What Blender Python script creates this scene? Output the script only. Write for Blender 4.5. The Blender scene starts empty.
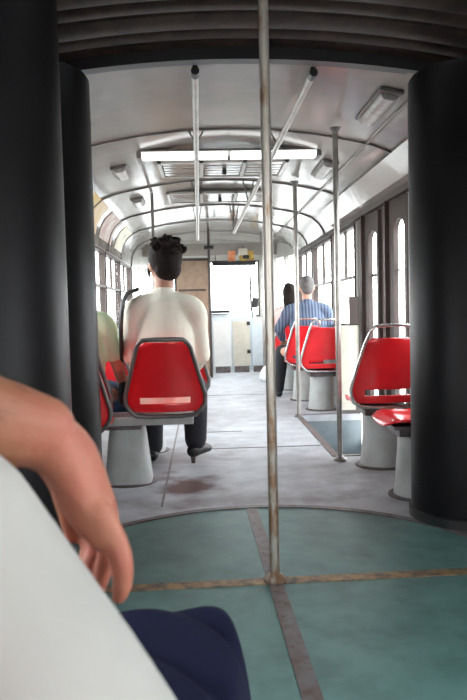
import bpy, bmesh, math, random
from mathutils import Vector, Matrix, Euler

random.seed(4)
PI = math.pi
SC = bpy.context.scene
COL = SC.collection

# ------------------------------------------------------------------ camera, world, exposure
CAM_H = 1.0
F = 700.0
cam_data = bpy.data.cameras.new('camera')
cam_data.sensor_fit = 'VERTICAL'
cam_data.sensor_height = 36.0
cam_data.lens = 36.0
cam_data.clip_start = 0.02
cam = bpy.data.objects.new('camera', cam_data)
COL.objects.link(cam)
CAM_M = (Matrix.Translation((0, 0, CAM_H)) @ Matrix.Rotation(-math.atan(30.5 / F), 4, 'Z')
         @ Matrix.Rotation(PI / 2 - math.atan(40 / F), 4, 'X') @ Matrix.Rotation(math.radians(-1.35), 4, 'Z'))
cam.matrix_world = CAM_M
SC.camera = cam
cam_data.dof.use_dof = True
cam_data.dof.focus_distance = 3.6
cam_data.dof.aperture_fstop = 9.0

world = bpy.data.worlds.new('sky')
SC.world = world
world.use_nodes = True
wn = world.node_tree.nodes
wl = world.node_tree.links
bg = wn['Background']
tc = wn.new('ShaderNodeTexCoord')
sx = wn.new('ShaderNodeSeparateXYZ')
wr = wn.new('ShaderNodeValToRGB')
wr.color_ramp.elements[0].position = 0.40
wr.color_ramp.elements[0].color = (0.80, 0.80, 0.80, 1)
wr.color_ramp.elements[1].position = 0.9
wr.color_ramp.elements[1].color = (0.86, 0.94, 1.0, 1)
e = wr.color_ramp.elements.new(0.55)
e.color = (0.94, 0.98, 1.0, 1)
mp = wn.new('ShaderNodeMath'); mp.operation = 'MULTIPLY_ADD'
mp.inputs[1].default_value = 0.5; mp.inputs[2].default_value = 0.5
wl.new(tc.outputs['Generated'], sx.inputs[0])
wl.new(sx.outputs['Z'], mp.inputs[0])
wl.new(mp.outputs[0], wr.inputs[0])
wl.new(wr.outputs[0], bg.inputs['Color'])
bg.inputs['Strength'].default_value = 11.5

sun_data = bpy.data.lights.new('sun', 'SUN')
sun_data.energy = 2.0
sun_data.angle = math.radians(3)
sun_data.color = (1.0, 0.95, 0.86)
sun = bpy.data.objects.new('sun', sun_data)
COL.objects.link(sun)
sun.rotation_euler = Euler((math.radians(38), 0, math.radians(152)))

SC.view_settings.view_transform = 'Standard'
SC.view_settings.look = 'None'
SC.view_settings.gamma = 1.0
SC.view_settings.use_curve_mapping = False
SC.view_settings.exposure = 0.18
SC.cycles.max_bounces = 10
SC.cycles.diffuse_bounces = 6
SC.cycles.transparent_max_bounces = 16
SC.cycles.caustics_reflective = False
SC.cycles.caustics_refractive = False

# ------------------------------------------------------------------ helpers
CAM_O = CAM_M.translation
CAM_R = CAM_M.to_3x3()


def ray(px, py):
    return CAM_R @ Vector(((px - 233.5) / F, -(py - 350.0) / F, -1.0))


def at(px, py, y):
    d = ray(px, py)
    return CAM_O + d * (y / d.y)


def atz(px, py, z):
    d = ray(px, py)
    return CAM_O + d * ((z - CAM_O.z) / d.z)


MATS = {}


def mat(name, col, rough=0.5, metal=0.0, var=0.0, scale=8.0, col2=None, bump=0.0, bscale=60.0, emit=None,
        coat=0.0, spec=0.5, lo=0.4, hi=0.65, stretch=None, sheen=0.0):
    m = bpy.data.materials.new(name)
    m.use_nodes = True
    nt = m.node_tree
    p = nt.nodes['Principled BSDF']
    p.inputs['Base Color'].default_value = (*col, 1)
    p.inputs['Roughness'].default_value = rough
    p.inputs['Metallic'].default_value = metal
    p.inputs['Coat Weight'].default_value = coat
    p.inputs['Coat Roughness'].default_value = 0.15
    p.inputs['Specular IOR Level'].default_value = spec
    p.inputs['Sheen Weight'].default_value = sheen
    t = nt.nodes.new('ShaderNodeTexCoord')
    src = t.outputs['Object']
    if stretch:
        mpn = nt.nodes.new('ShaderNodeMapping')
        mpn.inputs['Scale'].default_value = stretch
        nt.links.new(src, mpn.inputs[0])
        src = mpn.outputs[0]
    if var or col2:
        n = nt.nodes.new('ShaderNodeTexNoise')
        n.inputs['Scale'].default_value = scale
        n.inputs['Detail'].default_value = 6
        n.inputs['Roughness'].default_value = 0.6
        nt.links.new(src, n.inputs['Vector'])
        r = nt.nodes.new('ShaderNodeValToRGB')
        r.color_ramp.elements[0].position = lo
        r.color_ramp.elements[1].position = hi
        c2 = col2 if col2 else tuple(max(0, c * (1 - var)) for c in col)
        r.color_ramp.elements[0].color = (*col, 1)
        r.color_ramp.elements[1].color = (*c2, 1)
        nt.links.new(n.outputs['Fac'], r.inputs[0])
        nt.links.new(r.outputs[0], p.inputs['Base Color'])
    if bump:
        n2 = nt.nodes.new('ShaderNodeTexNoise')
        n2.inputs['Scale'].default_value = bscale
        n2.inputs['Detail'].default_value = 4
        nt.links.new(src, n2.inputs['Vector'])
        b = nt.nodes.new('ShaderNodeBump')
        b.inputs['Strength'].default_value = bump
        b.inputs['Distance'].default_value = 0.01
        nt.links.new(n2.outputs['Fac'], b.inputs['Height'])
        nt.links.new(b.outputs[0], p.inputs['Normal'])
    if emit:
        p.inputs['Emission Color'].default_value = (*emit[0], 1)
        p.inputs['Emission Strength'].default_value = emit[1]
    MATS[name] = m
    return m


def stripe_mat(name, c1, c2, freq, rough=0.8):
    m = mat(name, c1, rough)
    nt = m.node_tree
    t = nt.nodes.new('ShaderNodeTexCoord')
    w = nt.nodes.new('ShaderNodeTexWave')
    w.inputs['Scale'].default_value = freq
    w.inputs['Distortion'].default_value = 0.4
    nt.links.new(t.outputs['Object'], w.inputs['Vector'])
    r = nt.nodes.new('ShaderNodeValToRGB')
    r.color_ramp.elements[0].position = 0.35
    r.color_ramp.elements[1].position = 0.65
    r.color_ramp.elements[0].color = (*c1, 1)
    r.color_ramp.elements[1].color = (*c2, 1)
    nt.links.new(w.outputs['Fac'], r.inputs[0])
    nt.links.new(r.outputs[0], nt.nodes['Principled BSDF'].inputs['Base Color'])
    return m


def glass_mat(name, tint=(1, 1, 1)):
    m = bpy.data.materials.new(name)
    m.use_nodes = True
    nt = m.node_tree
    nt.nodes.remove(nt.nodes['Principled BSDF'])
    tr = nt.nodes.new('ShaderNodeBsdfTransparent')
    tr.inputs[0].default_value = (*tint, 1)
    gl = nt.nodes.new('ShaderNodeBsdfGlossy')
    gl.inputs['Roughness'].default_value = 0.03
    mx = nt.nodes.new('ShaderNodeMixShader')
    mx.inputs[0].default_value = 0.06
    nt.links.new(tr.outputs[0], mx.inputs[1])
    nt.links.new(gl.outputs[0], mx.inputs[2])
    nt.links.new(mx.outputs[0], nt.nodes['Material Output'].inputs[0])
    MATS[name] = m
    return m


class MB:
    """collects shapes of one mesh"""

    def __init__(self):
        self.bm = bmesh.new()

    def box(self, x0, x1, y0, y1, z0, z1, M=None):
        r = bmesh.ops.create_cube(self.bm, size=1.0)
        T = Matrix.Translation(((x0 + x1) / 2, (y0 + y1) / 2, (z0 + z1) / 2)) @ Matrix.Diagonal((abs(x1 - x0), abs(y1 - y0), abs(z1 - z0), 1))
        if M:
            T = M @ T
        bmesh.ops.transform(self.bm, matrix=T, verts=r['verts'])
        return self

    def rings(self, rings, cap=True, closed=False):
        vs = [[self.bm.verts.new(p) for p in ring] for ring in rings]
        n = len(vs[0])
        rng = range(len(vs)) if closed else range(len(vs) - 1)
        for i in rng:
            a, b = vs[i], vs[(i + 1) % len(vs)]
            for k in range(n):
                self.bm.faces.new((a[k], a[(k + 1) % n], b[(k + 1) % n], b[k]))
        if cap and not closed:
            self.bm.faces.new(vs[0][::-1])
            self.bm.faces.new(vs[-1])
        return self

    def tube(self, pts, r, n=10, closed=False):
        pts = [Vector(p) for p in pts]
        m = len(pts)
        rs = r if isinstance(r, (list, tuple)) else [r] * m
        rings = []
        up = None
        for i, p in enumerate(pts):
            if closed:
                t = (pts[(i + 1) % m] - pts[i - 1]).normalized()
            else:
                t = (pts[min(i + 1, m - 1)] - pts[max(i - 1, 0)]).normalized()
            if up is None:
                up = Vector((0, 0, 1)) if abs(t.z) < 0.9 else Vector((1, 0, 0))
            a = (up - t * up.dot(t)).normalized()
            up = a
            b = t.cross(a)
            rings.append([p + (a * math.cos(2 * PI * k / n) + b * math.sin(2 * PI * k / n)) * rs[i] for k in range(n)])
        return self.rings(rings, closed=closed)

    def lathe(self, prof, c=(0, 0, 0), n=24):
        rings = [[(c[0] + r * math.cos(2 * PI * k / n), c[1] + r * math.sin(2 * PI * k / n), c[2] + z) for k in range(n)] for r, z in prof]
        return self.rings(rings)

    def ellipsoid(self, c, r, M=None, seg=20, ring=14):
        q = bmesh.ops.create_uvsphere(self.bm, u_segments=seg, v_segments=ring, radius=1.0)
        T = Matrix.Translation(c) @ (M if M else Matrix.Identity(4)) @ Matrix.Diagonal((*r, 1))
        bmesh.ops.transform(self.bm, matrix=T, verts=q['verts'])
        return self

    def chain(self, pts, rad, wide=None, n=14, sub=5):
        """rounded tapering limb; rad items are r or (ra, rb), ra along the axis 'wide'"""
        P = [Vector(p) for p in pts]
        R = [(q, q) if not isinstance(q, tuple) else q for q in rad]
        dense, dr = [], []
        m = len(P)
        for i in range(m - 1):
            p0, p1, p2, p3 = P[max(i - 1, 0)], P[i], P[i + 1], P[min(i + 2, m - 1)]
            for s in range(sub):
                t = s / sub
                q = 0.5 * ((2 * p1) + (p2 - p0) * t + (2 * p0 - 5 * p1 + 4 * p2 - p3) * t * t + (3 * p1 - p0 - 3 * p2 + p3) * t ** 3)
                dense.append(q)
                u = t * t * (3 - 2 * t)
                dr.append((R[i][0] * (1 - u) + R[i + 1][0] * u, R[i][1] * (1 - u) + R[i + 1][1] * u))
        dense.append(P[-1]); dr.append(R[-1])
        # round ends
        t0 = (dense[0] - dense[1]).normalized(); t1 = (dense[-1] - dense[-2]).normalized()
        pre, prer, post, postr = [], [], [], []
        for a in (80, 55, 28):
            a = math.radians(a)
            pre.append(dense[0] + t0 * min(dr[0]) * math.sin(a)); prer.append((dr[0][0] * math.cos(a), dr[0][1] * math.cos(a)))
        for a in (28, 55, 80):
            a = math.radians(a)
            post.append(dense[-1] + t1 * min(dr[-1]) * math.sin(a)); postr.append((dr[-1][0] * math.cos(a), dr[-1][1] * math.cos(a)))
        D = pre + dense + post
        DR = prer + dr + postr
        W = Vector(wide) if wide else None
        rings = []
        k = len(D)
        up = W
        for i in range(k):
            t = (D[min(i + 1, k - 1)] - D[max(i - 1, 0)]).normalized()
            if up is None:
                up = Vector((0, 0, 1)) if abs(t.z) < 0.8 else Vector((1, 0, 0))
            a = up - t * up.dot(t)
            if a.length < 1e-4:
                a = Vector((1, 0, 0)) - t * t.x
            a.normalize()
            if W is None:
                up = a
            b = t.cross(a)
            rings.append([D[i] + a * DR[i][0] * math.cos(2 * PI * q / n) + b * DR[i][1] * math.sin(2 * PI * q / n) for q in range(n)])
        return self.rings(rings)

    def build(self, name, m, parent=None, smooth=False, bevel=0.0, kind=None):
        bmesh.ops.recalc_face_normals(self.bm, faces=self.bm.faces)
        me = bpy.data.meshes.new(name)
        self.bm.to_mesh(me)
        self.bm.free()
        if smooth:
            for p in me.polygons:
                p.use_smooth = True
        o = bpy.data.objects.new(name, me)
        me.materials.append(m)
        COL.objects.link(o)
        if parent:
            o.parent = parent
        if bevel:
            b = o.modifiers.new('bevel', 'BEVEL')
            b.width = bevel
            b.segments = 2
            b.limit_method = 'ANGLE'
            b.angle_limit = math.radians(40)
        if smooth:
            try:
                me.set_sharp_from_angle(angle=math.radians(45))
            except Exception:
                pass
        if kind:
            o['kind'] = kind
        return o

    def organic(self, name, m, parent=None, voxel=0.01, it=6):
        """fuse the overlapping limbs into one continuous surface"""
        o = self.build(name, m, parent)
        r = o.modifiers.new('fuse', 'REMESH')
        r.mode = 'VOXEL'
        r.voxel_size = voxel
        s = o.modifiers.new('soft', 'SMOOTH')
        s.factor = 0.5
        s.iterations = it
        dg = bpy.context.evaluated_depsgraph_get()
        dg.update()
        me = bpy.data.meshes.new_from_object(o.evaluated_get(dg))
        me.name = name
        o.modifiers.clear()
        o.data = me
        for p in me.polygons:
            p.use_smooth = True
        return o


def empty(name, loc=(0, 0, 0), rz=0.0):
    o = bpy.data.objects.new(name, None)
    COL.objects.link(o)
    o.location = loc
    o.rotation_euler = (0, 0, rz)
    return o


def tag(o, label, cat, group=None):
    o['label'] = label
    o['category'] = cat
    if group:
        o['group'] = group
    return o


def copy_tree(o, parent=None):
    c = o.copy()
    COL.objects.link(c)
    c.parent = parent
    for ch in list(o.children):
        copy_tree(ch, c)
    return c


# ------------------------------------------------------------------ materials
M_wall = mat('painted_wall', (0.42, 0.41, 0.38), 0.4, var=0.2, scale=3)
M_walldark = mat('dark_metal_post', (0.075, 0.056, 0.050), 0.5, var=0.3, scale=5, spec=0.25)
M_ceil = mat('ceiling_laminate', (0.30, 0.275, 0.25), 0.14, var=0.15, scale=2.2, bump=0.25, bscale=3.5, spec=0.42)
M_rib = mat('ceiling_rib', (0.16, 0.15, 0.14), 0.45)
M_floor = mat('floor_lino', (0.50, 0.515, 0.54), 0.50, col2=(0.33, 0.335, 0.355), scale=4.2, bump=0.10, bscale=22, lo=0.38, hi=0.68, spec=0.4)
M_stepwell = mat('stepwell_paint', (0.20, 0.235, 0.255), 0.5, var=0.25, scale=6)
M_green = mat('turntable_lino', (0.11, 0.215, 0.198), 0.42, col2=(0.07, 0.145, 0.137), scale=6, bump=0.05, bscale=40)
M_rust = mat('rusty_strip', (0.36, 0.23, 0.12), 0.5, metal=0.4, col2=(0.11, 0.085, 0.075), scale=22)
M_strip = mat('worn_grey_strip', (0.17, 0.155, 0.16), 0.45, metal=0.4, col2=(0.12, 0.08, 0.065), scale=18)
M_black = mat('black_column', (0.009, 0.0085, 0.0095), 0.42, var=0.3, scale=4, spec=0.12)
M_bellow = mat('bellows_rubber', (0.046, 0.029, 0.022), 0.65, col2=(0.018, 0.012, 0.010), scale=9, bump=0.2, bscale=25)
M_steel = mat('handrail_steel', (0.38, 0.355, 0.33), 0.30, metal=0.75, var=0.3, scale=12)
M_worn = mat('worn_pole', (0.40, 0.365, 0.32), 0.36, metal=0.4, col2=(0.24, 0.14, 0.08), scale=9, lo=0.52, hi=0.68, stretch=(3, 3, 1.0))
M_blackp = mat('black_plastic', (0.012, 0.012, 0.013), 0.4)
M_red = mat('red_seat_plastic', (0.88, 0.024, 0.032), 0.22, var=0.12, scale=4, coat=0.3)
M_frame = mat('seat_frame_grey', (0.20, 0.19, 0.18), 0.38, metal=0.5, var=0.2, scale=14)
M_chrome = mat('bright_frame', (0.62, 0.62, 0.60), 0.25, metal=0.8)
M_ped = mat('pedestal_paint', (0.50, 0.52, 0.51), 0.42, col2=(0.39, 0.395, 0.375), scale=6)
M_cream = mat('cream_shirt', (0.90, 0.87, 0.74), 0.85, var=0.05, scale=12, bump=1.0, bscale=9)
M_mint = mat('mint_shirt', (0.56, 0.68, 0.46), 0.85, var=0.08, scale=10, bump=0.3, bscale=14)
M_blue = stripe_mat('blue_striped_shirt', (0.045, 0.065, 0.12), (0.14, 0.18, 0.25), 9)
M_pink = mat('pale_top', (0.72, 0.55, 0.50), 0.85, var=0.1)
M_dark = mat('dark_trousers', (0.022, 0.024, 0.032), 0.85, var=0.3, bump=0.3, bscale=20)
M_jean = mat('blue_jeans', (0.05, 0.11, 0.22), 0.85, var=0.35, scale=14, bump=0.3, bscale=20)
M_skin = mat('skin', (0.56, 0.30, 0.21), 0.5, var=0.12, scale=6)
M_skin2 = mat('arm_skin', (0.27, 0.105, 0.066), 0.55, col2=(0.27, 0.080, 0.058), scale=16, bump=0.12, bscale=90, spec=0.22)
M_hair = mat('dark_hair', (0.014, 0.008, 0.006), 0.7, var=0.4, scale=30, bump=0.6, bscale=45, stretch=(1, 1, 0.3), spec=0.2)
M_grey = mat('grey_hair', (0.15, 0.14, 0.135), 0.6, var=0.45, scale=30, bump=0.5, bscale=60)
M_trous = mat('light_trousers', (0.315, 0.31, 0.29), 0.9, var=0.10, scale=7, bump=0.5, bscale=5.5)
M_navy = mat('navy_cloth', (0.0045, 0.0055, 0.020), 0.95, var=0.25, scale=10, spec=0.15, bump=0.25, bscale=16)
M_white = mat('white_panel', (0.78, 0.78, 0.76), 0.5, var=0.08)
M_beige = mat('beige_panel', (0.60, 0.56, 0.47), 0.5, var=0.12)
M_pale = mat('pale_blue_panel', (0.56, 0.61, 0.64), 0.5, var=0.1)
M_brown = mat('brown_partition', (0.33, 0.23, 0.16), 0.55, col2=(0.24, 0.155, 0.105), scale=7, lo=0.35, hi=0.7)
M_yellow = mat('yellow_print', (0.70, 0.43, 0.05), 0.35, col2=(0.66, 0.52, 0.34), scale=5)
M_redprint = mat('brown_red_print', (0.28, 0.085, 0.05), 0.35, col2=(0.50, 0.38, 0.28), scale=6)
M_blkprint = mat('yellow_black_print', (0.62, 0.47, 0.12), 0.35, col2=(0.10, 0.08, 0.05), scale=7)
M_orange = mat('orange_print', (0.85, 0.17, 0.04), 0.5, col2=(0.85, 0.45, 0.25), scale=16)
M_multi = mat('yellow_print_sheet', (0.70, 0.48, 0.10), 0.5, col2=(0.32, 0.12, 0.05), scale=14)
M_tube = mat('fluorescent_diffuser', (0.9, 0.9, 0.9), 0.4, emit=((0.95, 1.0, 1.0), 2.0))
M_lens = mat('lamp_lens', (0.42, 0.41, 0.39), 0.25, var=0.2, scale=20)
M_vent = mat('vent_metal', (0.48, 0.47, 0.44), 0.35, metal=0.3)
M_glass = glass_mat('window_glass', (0.98, 0.98, 0.98))
M_ground = mat('street_asphalt', (0.42, 0.42, 0.40), 0.9, var=0.2, scale=0.6)
M_nail = mat('nail', (0.62, 0.36, 0.29), 0.3)
M_eye = mat('eye_white', (0.8, 0.8, 0.78), 0.2)
M_lip = mat('lips', (0.42, 0.15, 0.12), 0.45)
M_bag = mat('white_plastic_bag', (0.80, 0.80, 0.80), 0.45, bump=0.6, bscale=25)

# ------------------------------------------------------------------ the tram shell
XL, XR, XC = -1.07, 1.47, 0.20
YJ, YF = 3.52, 12.3            # the front car starts at the joint, ends at the windscreen
REAR0, REARJ = -3.2, 1.55
PROF = [(-1.27, 1.706), (-1.265, 1.80), (-1.24, 1.90), (-1.19, 1.99), (-1.11, 2.06), (-1.0, 2.105), (-0.82, 2.145), (-0.6, 2.185),
        (-0.3, 2.22), (0, 2.23), (0.3, 2.22), (0.6, 2.185), (0.82, 2.145), (1.0, 2.105), (1.11, 2.06), (1.19, 1.99), (1.24, 1.91), (1.27, 1.81)]


def vault_z(x):
    u = max(-1.27, min(1.27, x - XC))
    for (a, za), (b, zb) in zip(PROF, PROF[1:]):
        if a <= u <= b:
            return za + (zb - za) * (u - a) / (b - a)
    return 1.8


def vault_pts(u0=-1.28, u1=1.28, off=0.0):
    out = []
    P = [p for p in PROF if u0 <= p[0] <= u1]
    for i, (u, z) in enumerate(P):
        a, b = P[max(i - 1, 0)], P[min(i + 1, len(P) - 1)]
        n = Vector((-(b[1] - a[1]), b[0] - a[0])).normalized()
        out.append((XC + u + n.x * off, z + n.y * off))
    return out


def vault(mb, y0, y1, inn, out, u0=-1.28, u1=1.28):
    a, b = vault_pts(u0, u1, inn), vault_pts(u0, u1, out)
    ring = a + b[::-1]
    mb.rings([[(x, y0, z) for x, z in ring], [(x, y1, z) for x, z in ring]])


# floor (with the hole of the step well)
WX, WY0, WY1 = 0.90, 4.67, 6.48
mb = MB()
mb.box(XL, XR, YJ - 0.9, WY0, -0.06, 0)
mb.box(XL, WX, WY0, WY1, -0.06, 0)
mb.box(XL, XR, WY1, YF + 0.1, -0.06, 0)
mb.box(XL, XR, REAR0, YJ - 0.9, -0.06, 0)
mb.build('floor', M_floor, kind='structure')
# stains on the floor's own material: brown patches with their own shape
nt = M_floor.node_tree
p = nt.nodes['Principled BSDF']
base_link = p.inputs['Base Color'].links[0].from_socket
tcn = nt.nodes.new('ShaderNodeTexCoord')
ns = nt.nodes.new('ShaderNodeTexNoise'); ns.inputs['Scale'].default_value = 5.0; ns.inputs['Detail'].default_value = 5
nt.links.new(tcn.outputs['Object'], ns.inputs['Vector'])
prev = base_link
for (sx_, sy_, rx_, ry_, st) in [(-0.10, 4.02, 0.22, 0.28, 1.0), (-0.16, 4.75, 0.35, 0.3, 0.45), (1.05, 4.2, 0.35, 0.5, 0.35), (0.2, 3.62, 0.8, 0.12, 0.45), (0.1, 6.6, 0.5, 0.5, 0.25)]:
    mpn = nt.nodes.new('ShaderNodeMapping')
    mpn.inputs['Location'].default_value = (-sx_ / rx_, -sy_ / ry_, 0)
    mpn.inputs['Scale'].default_value = (1 / rx_, 1 / ry_, 0)
    nt.links.new(tcn.outputs['Object'], mpn.inputs[0])
    ln = nt.nodes.new('ShaderNodeVectorMath'); ln.operation = 'LENGTH'
    nt.links.new(mpn.outputs[0], ln.inputs[0])
    ad = nt.nodes.new('ShaderNodeMath'); ad.operation = 'MULTIPLY_ADD'; ad.inputs[1].default_value = 3.4
    nt.links.new(ns.outputs['Fac'], ad.inputs[0]); nt.links.new(ln.outputs['Value'], ad.inputs[2])
    rg = nt.nodes.new('ShaderNodeMapRange')
    rg.inputs['From Min'].default_value = 2.0; rg.inputs['From Max'].default_value = 2.9
    rg.inputs['To Min'].default_value = st; rg.inputs['To Max'].default_value = 0.0
    nt.links.new(ad.outputs[0], rg.inputs['Value'])
    mx = nt.nodes.new('ShaderNodeMix'); mx.data_type = 'RGBA'
    mx.inputs[7].default_value = (0.10, 0.04, 0.036, 1)
    nt.links.new(rg.outputs[0], mx.inputs[0]); nt.links.new(prev, mx.inputs[6])
    prev = mx.outputs[2]
nt.links.new(prev, p.inputs['Base Color'])

# floor joints
k = 1


def trim(mb, m, smooth=False):
    global k
    o = mb.build('trim_%d' % k, m, kind='structure', smooth=smooth)
    k += 1
    return o


a, b = atz(161, 511, 0), atz(173, 438, 0)
mb = MB(); mb.box(a.x - 0.006, a.x + 0.006, 3.56, YF - 0.8, 0.0, 0.003); trim(mb, M_strip)
for yy, xa_, xb_ in ((5.02, -0.1, WX - 0.06), (5.72, -0.05, 0.3), (8.2, -0.1, XR - 0.05)):
    mb = MB(); mb.box(xa_, xb_, yy - 0.006, yy + 0.006, 0.0, 0.003); trim(mb, M_strip)
# edge of the step well and its walls
mb = MB()
mb.box(WX - 0.05, WX, WY0 - 0.05, WY1 + 0.05, 0.0, 0.005)
mb.box(WX, XR, WY0 - 0.05, WY0, 0.0, 0.005)
mb.box(WX, XR, WY1, WY1 + 0.05, 0.0, 0.005)
trim(mb, M_strip)
mb = MB()
mb.box(WX - 0.03, WX, WY0 - 0.03, WY1 + 0.03, -0.40, -0.061)
mb.box(WX, XR, WY0 - 0.03, WY0, -0.40, -0.061)
mb.box(WX, XR, WY1, WY1 + 0.03, -0.40, -0.001)
mb.box(WX - 0.03, XR, WY0 - 0.03, WY1 + 0.03, -0.46, -0.40)
mb.build('floor.001', M_stepwell, kind='structure')

# ceilings
mb = MB(); vault(mb, YJ - 0.06, 10.9, 0, 0.05); mb.build('ceiling', M_ceil, smooth=True, kind='structure')
mb = MB(); vault(mb, 10.9, YF + 0.1, 0, 0.05); mb.build('ceiling.001', M_ceil, smooth=True, kind='structure')
mb = MB(); vault(mb, REAR0, REARJ, 0, 0.05); mb.build('ceiling.002', M_ceil, smooth=True, kind='structure')
RIBS = [4.80, 6.65, 8.2, 9.55, 10.9]
for yy in RIBS:
    mb = MB(); vault(mb, yy - 0.014, yy + 0.014, -0.014, -0.001); trim(mb, M_rib, True)
# lengthwise seams of the ceiling panels
for u in (0.95,):
    mb = MB(); z = vault_z(XC + u); mb.box(XC + u - 0.012, XC + u + 0.012, YJ, 10.9, z - 0.012, z - 0.002); trim(mb, M_ceil)

# left wall: posts pitch 1.4, window openings from 0.82 to 1.70
LP = [7.87 + 1.4 * i for i in range(-3, 3)]
wi = 1
mb = MB()
mb.box(XL - 0.06, XL, YJ - 0.1, 10.9, 0, 0.80)
mb.box(XL - 0.06, XL, YJ - 0.1, 10.9, 1.69, 1.74)
mb.box(XL - 0.06, XL, YJ - 0.1, 3.75, 0.80, 1.69)
for y in LP:
    mb.box(XL - 0.06, XL, y - 0.055, y + 0.055, 0.80, 1.69)
mb.build('wall_left', M_wall, kind='structure')


def window(y0, y1, x, sgn, zb, zt, zm):
    """framed sliding-top window in a side wall; sgn = outward direction"""
    global wi
    f = MB()
    w = 0.032
    xa, xb = x - sgn * 0.012, x + sgn * 0.05
    for (p0, p1, q0, q1) in ((y0, y1, zb, zb + w), (y0, y1, zt - w, zt), (y0, y0 + w, zb + w, zt - w), (y1 - w, y1, zb + w, zt - w), (y0 + w, y1 - w, zm - 0.012, zm + 0.012)):
        f.box(min(xa, xb), max(xa, xb), p0, p1, q0, q1)
    ym = (y0 + y1) / 2
    f.box(min(xa, xb) + 0.015, max(xa, xb) - 0.015, ym - 0.01, ym + 0.01, zm + 0.012, zt - w)
    o = f.build('window_%d' % wi, M_walldark, kind='structure')
    g = MB(); g.box(x + sgn * 0.018, x + sgn * 0.023, y0 + w, y1 - w, zb + w, zt - w)
    g.build('pane', M_glass, o)
    wi += 1


ys = [3.69] + LP + [10.9 + 0.055]
for y0, y1 in zip(ys, ys[1:]):
    window(y0 + 0.055, y1 - 0.055, XL, -1, 0.80, 1.69, 1.29)

# right wall: wall, doorway 4.95-6.55, windows
RP = [7.77, 9.17, 10.57]
mb = MB()
mb.box(XR, XR + 0.06, YJ - 0.1, 4.92, 0, 0.80)
mb.box(XR, XR + 0.06, 6.56, 10.57, -0.0, 0.80)
mb.box(XR, XR + 0.06, YJ - 0.1, 10.57, 1.80, 1.86)
mb.box(XR, XR + 0.06, YJ - 0.1, 3.75, 0.80, 1.80)
mb.box(XR, XR + 0.06, 4.84, 4.92, 0.80, 1.80)
for y in RP:
    mb.box(XR, XR + 0.06, y - 0.055, y + 0.055, 0.80, 1.80)
mb.box(XR, XR + 0.06, 6.56, 6.62, 0.80, 1.80)
mb.build('wall_right', M_wall, kind='structure')
window(3.75, 4.84, XR, 1, 0.80, 1.80, 1.30)
window(6.62, 7.77 - 0.055, XR, 1, 0.80, 1.80, 1.29)
window(7.77 + 0.055, 9.17 - 0.055, XR, 1, 0.80, 1.80, 1.29)
window(9.17 + 0.055, 10.57 - 0.055, XR, 1, 0.80, 1.80, 1.29)
# dark rail above the doors and the sloping cover over the door gear
mb = MB(); mb.box(XR - 0.05, XR - 0.001, 3.9, 10.5, 1.80, 1.845); trim(mb, M_walldark)
mb = MB()
sec = [(XR - 0.045, 1.847), (XR - 0.10, 1.865), (XR - 0.185, 2.02), (XR - 0.17, 2.04), (XR - 0.07, 1.93), (XR - 0.02, 1.86)]
mb.rings([[(x, 3.95, z) for x, z in sec], [(x, 7.4, z) for x, z in sec]])
trim(mb, M_ceil)

# folding doors: four leaves with tall round-ended panes
dn = 1


def outline(w, h, r, n=8):
    pts = []
    for cx, cz, a0 in ((w / 2 - r, h / 2 - r, 0), (-w / 2 + r, h / 2 - r, 90), (-w / 2 + r, -h / 2 + r, 180), (w / 2 - r, -h / 2 + r, 270)):
        for i in range(n + 1):
            a = math.radians(a0 + 90 * i / n)
            pts.append((cx + r * math.cos(a), cz + r * math.sin(a)))
    return pts


def ring_panel(mb, w, h, pw, ph, r, t, M, pc=(0, 0)):
    """flat panel of w x h with a rounded opening, thickness t along local y"""
    inner = outline(pw, ph, r)
    n = len(inner)
    inner = [(x + pc[0], z + pc[1]) for x, z in inner]
    outer = []
    for (x, z) in inner:
        dx, dz = x - pc[0], z - pc[1]
        s = min((w / 2) / max(abs(dx), 1e-6), (h / 2) / max(abs(dz), 1e-6))
        outer.append((dx * s, dz * s))
    # snap the corners
    for c in ((w / 2, h / 2), (-w / 2, h / 2), (-w / 2, -h / 2), (w / 2, -h / 2)):
        j = min(range(n), key=lambda i: (outer[i][0] - c[0]) ** 2 + (outer[i][1] - c[1]) ** 2)
        outer[j] = c
    loops = [[M @ Vector((x, -t / 2, z)) for x, z in outer], [M @ Vector((x, -t / 2, z)) for x, z in inner],
             [M @ Vector((x, t / 2, z)) for x, z in inner], [M @ Vector((x, t / 2, z)) for x, z in outer]]
    mb.rings(loops, closed=True)


DOORY = [4.95, 5.35, 5.75, 6.15, 6.55]
for i, (y0, y1) in enumerate(zip(DOORY, DOORY[1:])):
    ang = math.radians(7 if i % 2 == 0 else -7)
    c = Vector((XR + 0.02, (y0 + y1) / 2, 0.715))
    M = Matrix.Translation(c) @ Matrix.Rotation(PI / 2 + ang, 4, 'Z')
    mb = MB()
    ring_panel(mb, 0.392, 2.20, 0.205, 1.93, 0.10, 0.04, M, (0.01, -0.03))
    mb.box(-0.196, -0.155, -0.05, 0.05, -1.10, 1.10, M)
    o = mb.build('door_%d' % dn, M_walldark, kind='structure')
    g = MB()
    pts = outline(0.22, 1.945, 0.105)
    g.rings([[M @ Vector((x + 0.01, -0.003, z - 0.03)) for x, z in pts], [M @ Vector((x + 0.01, 0.003, z - 0.03)) for x, z in pts]])
    g.build('pane', M_glass, o)
    hmb = MB(); hmb.box(-0.15, 0.15, -0.045, -0.021, 0.545, 0.57, M); hmb.build('push_bar', M_chrome, o)
    dn += 1

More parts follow.
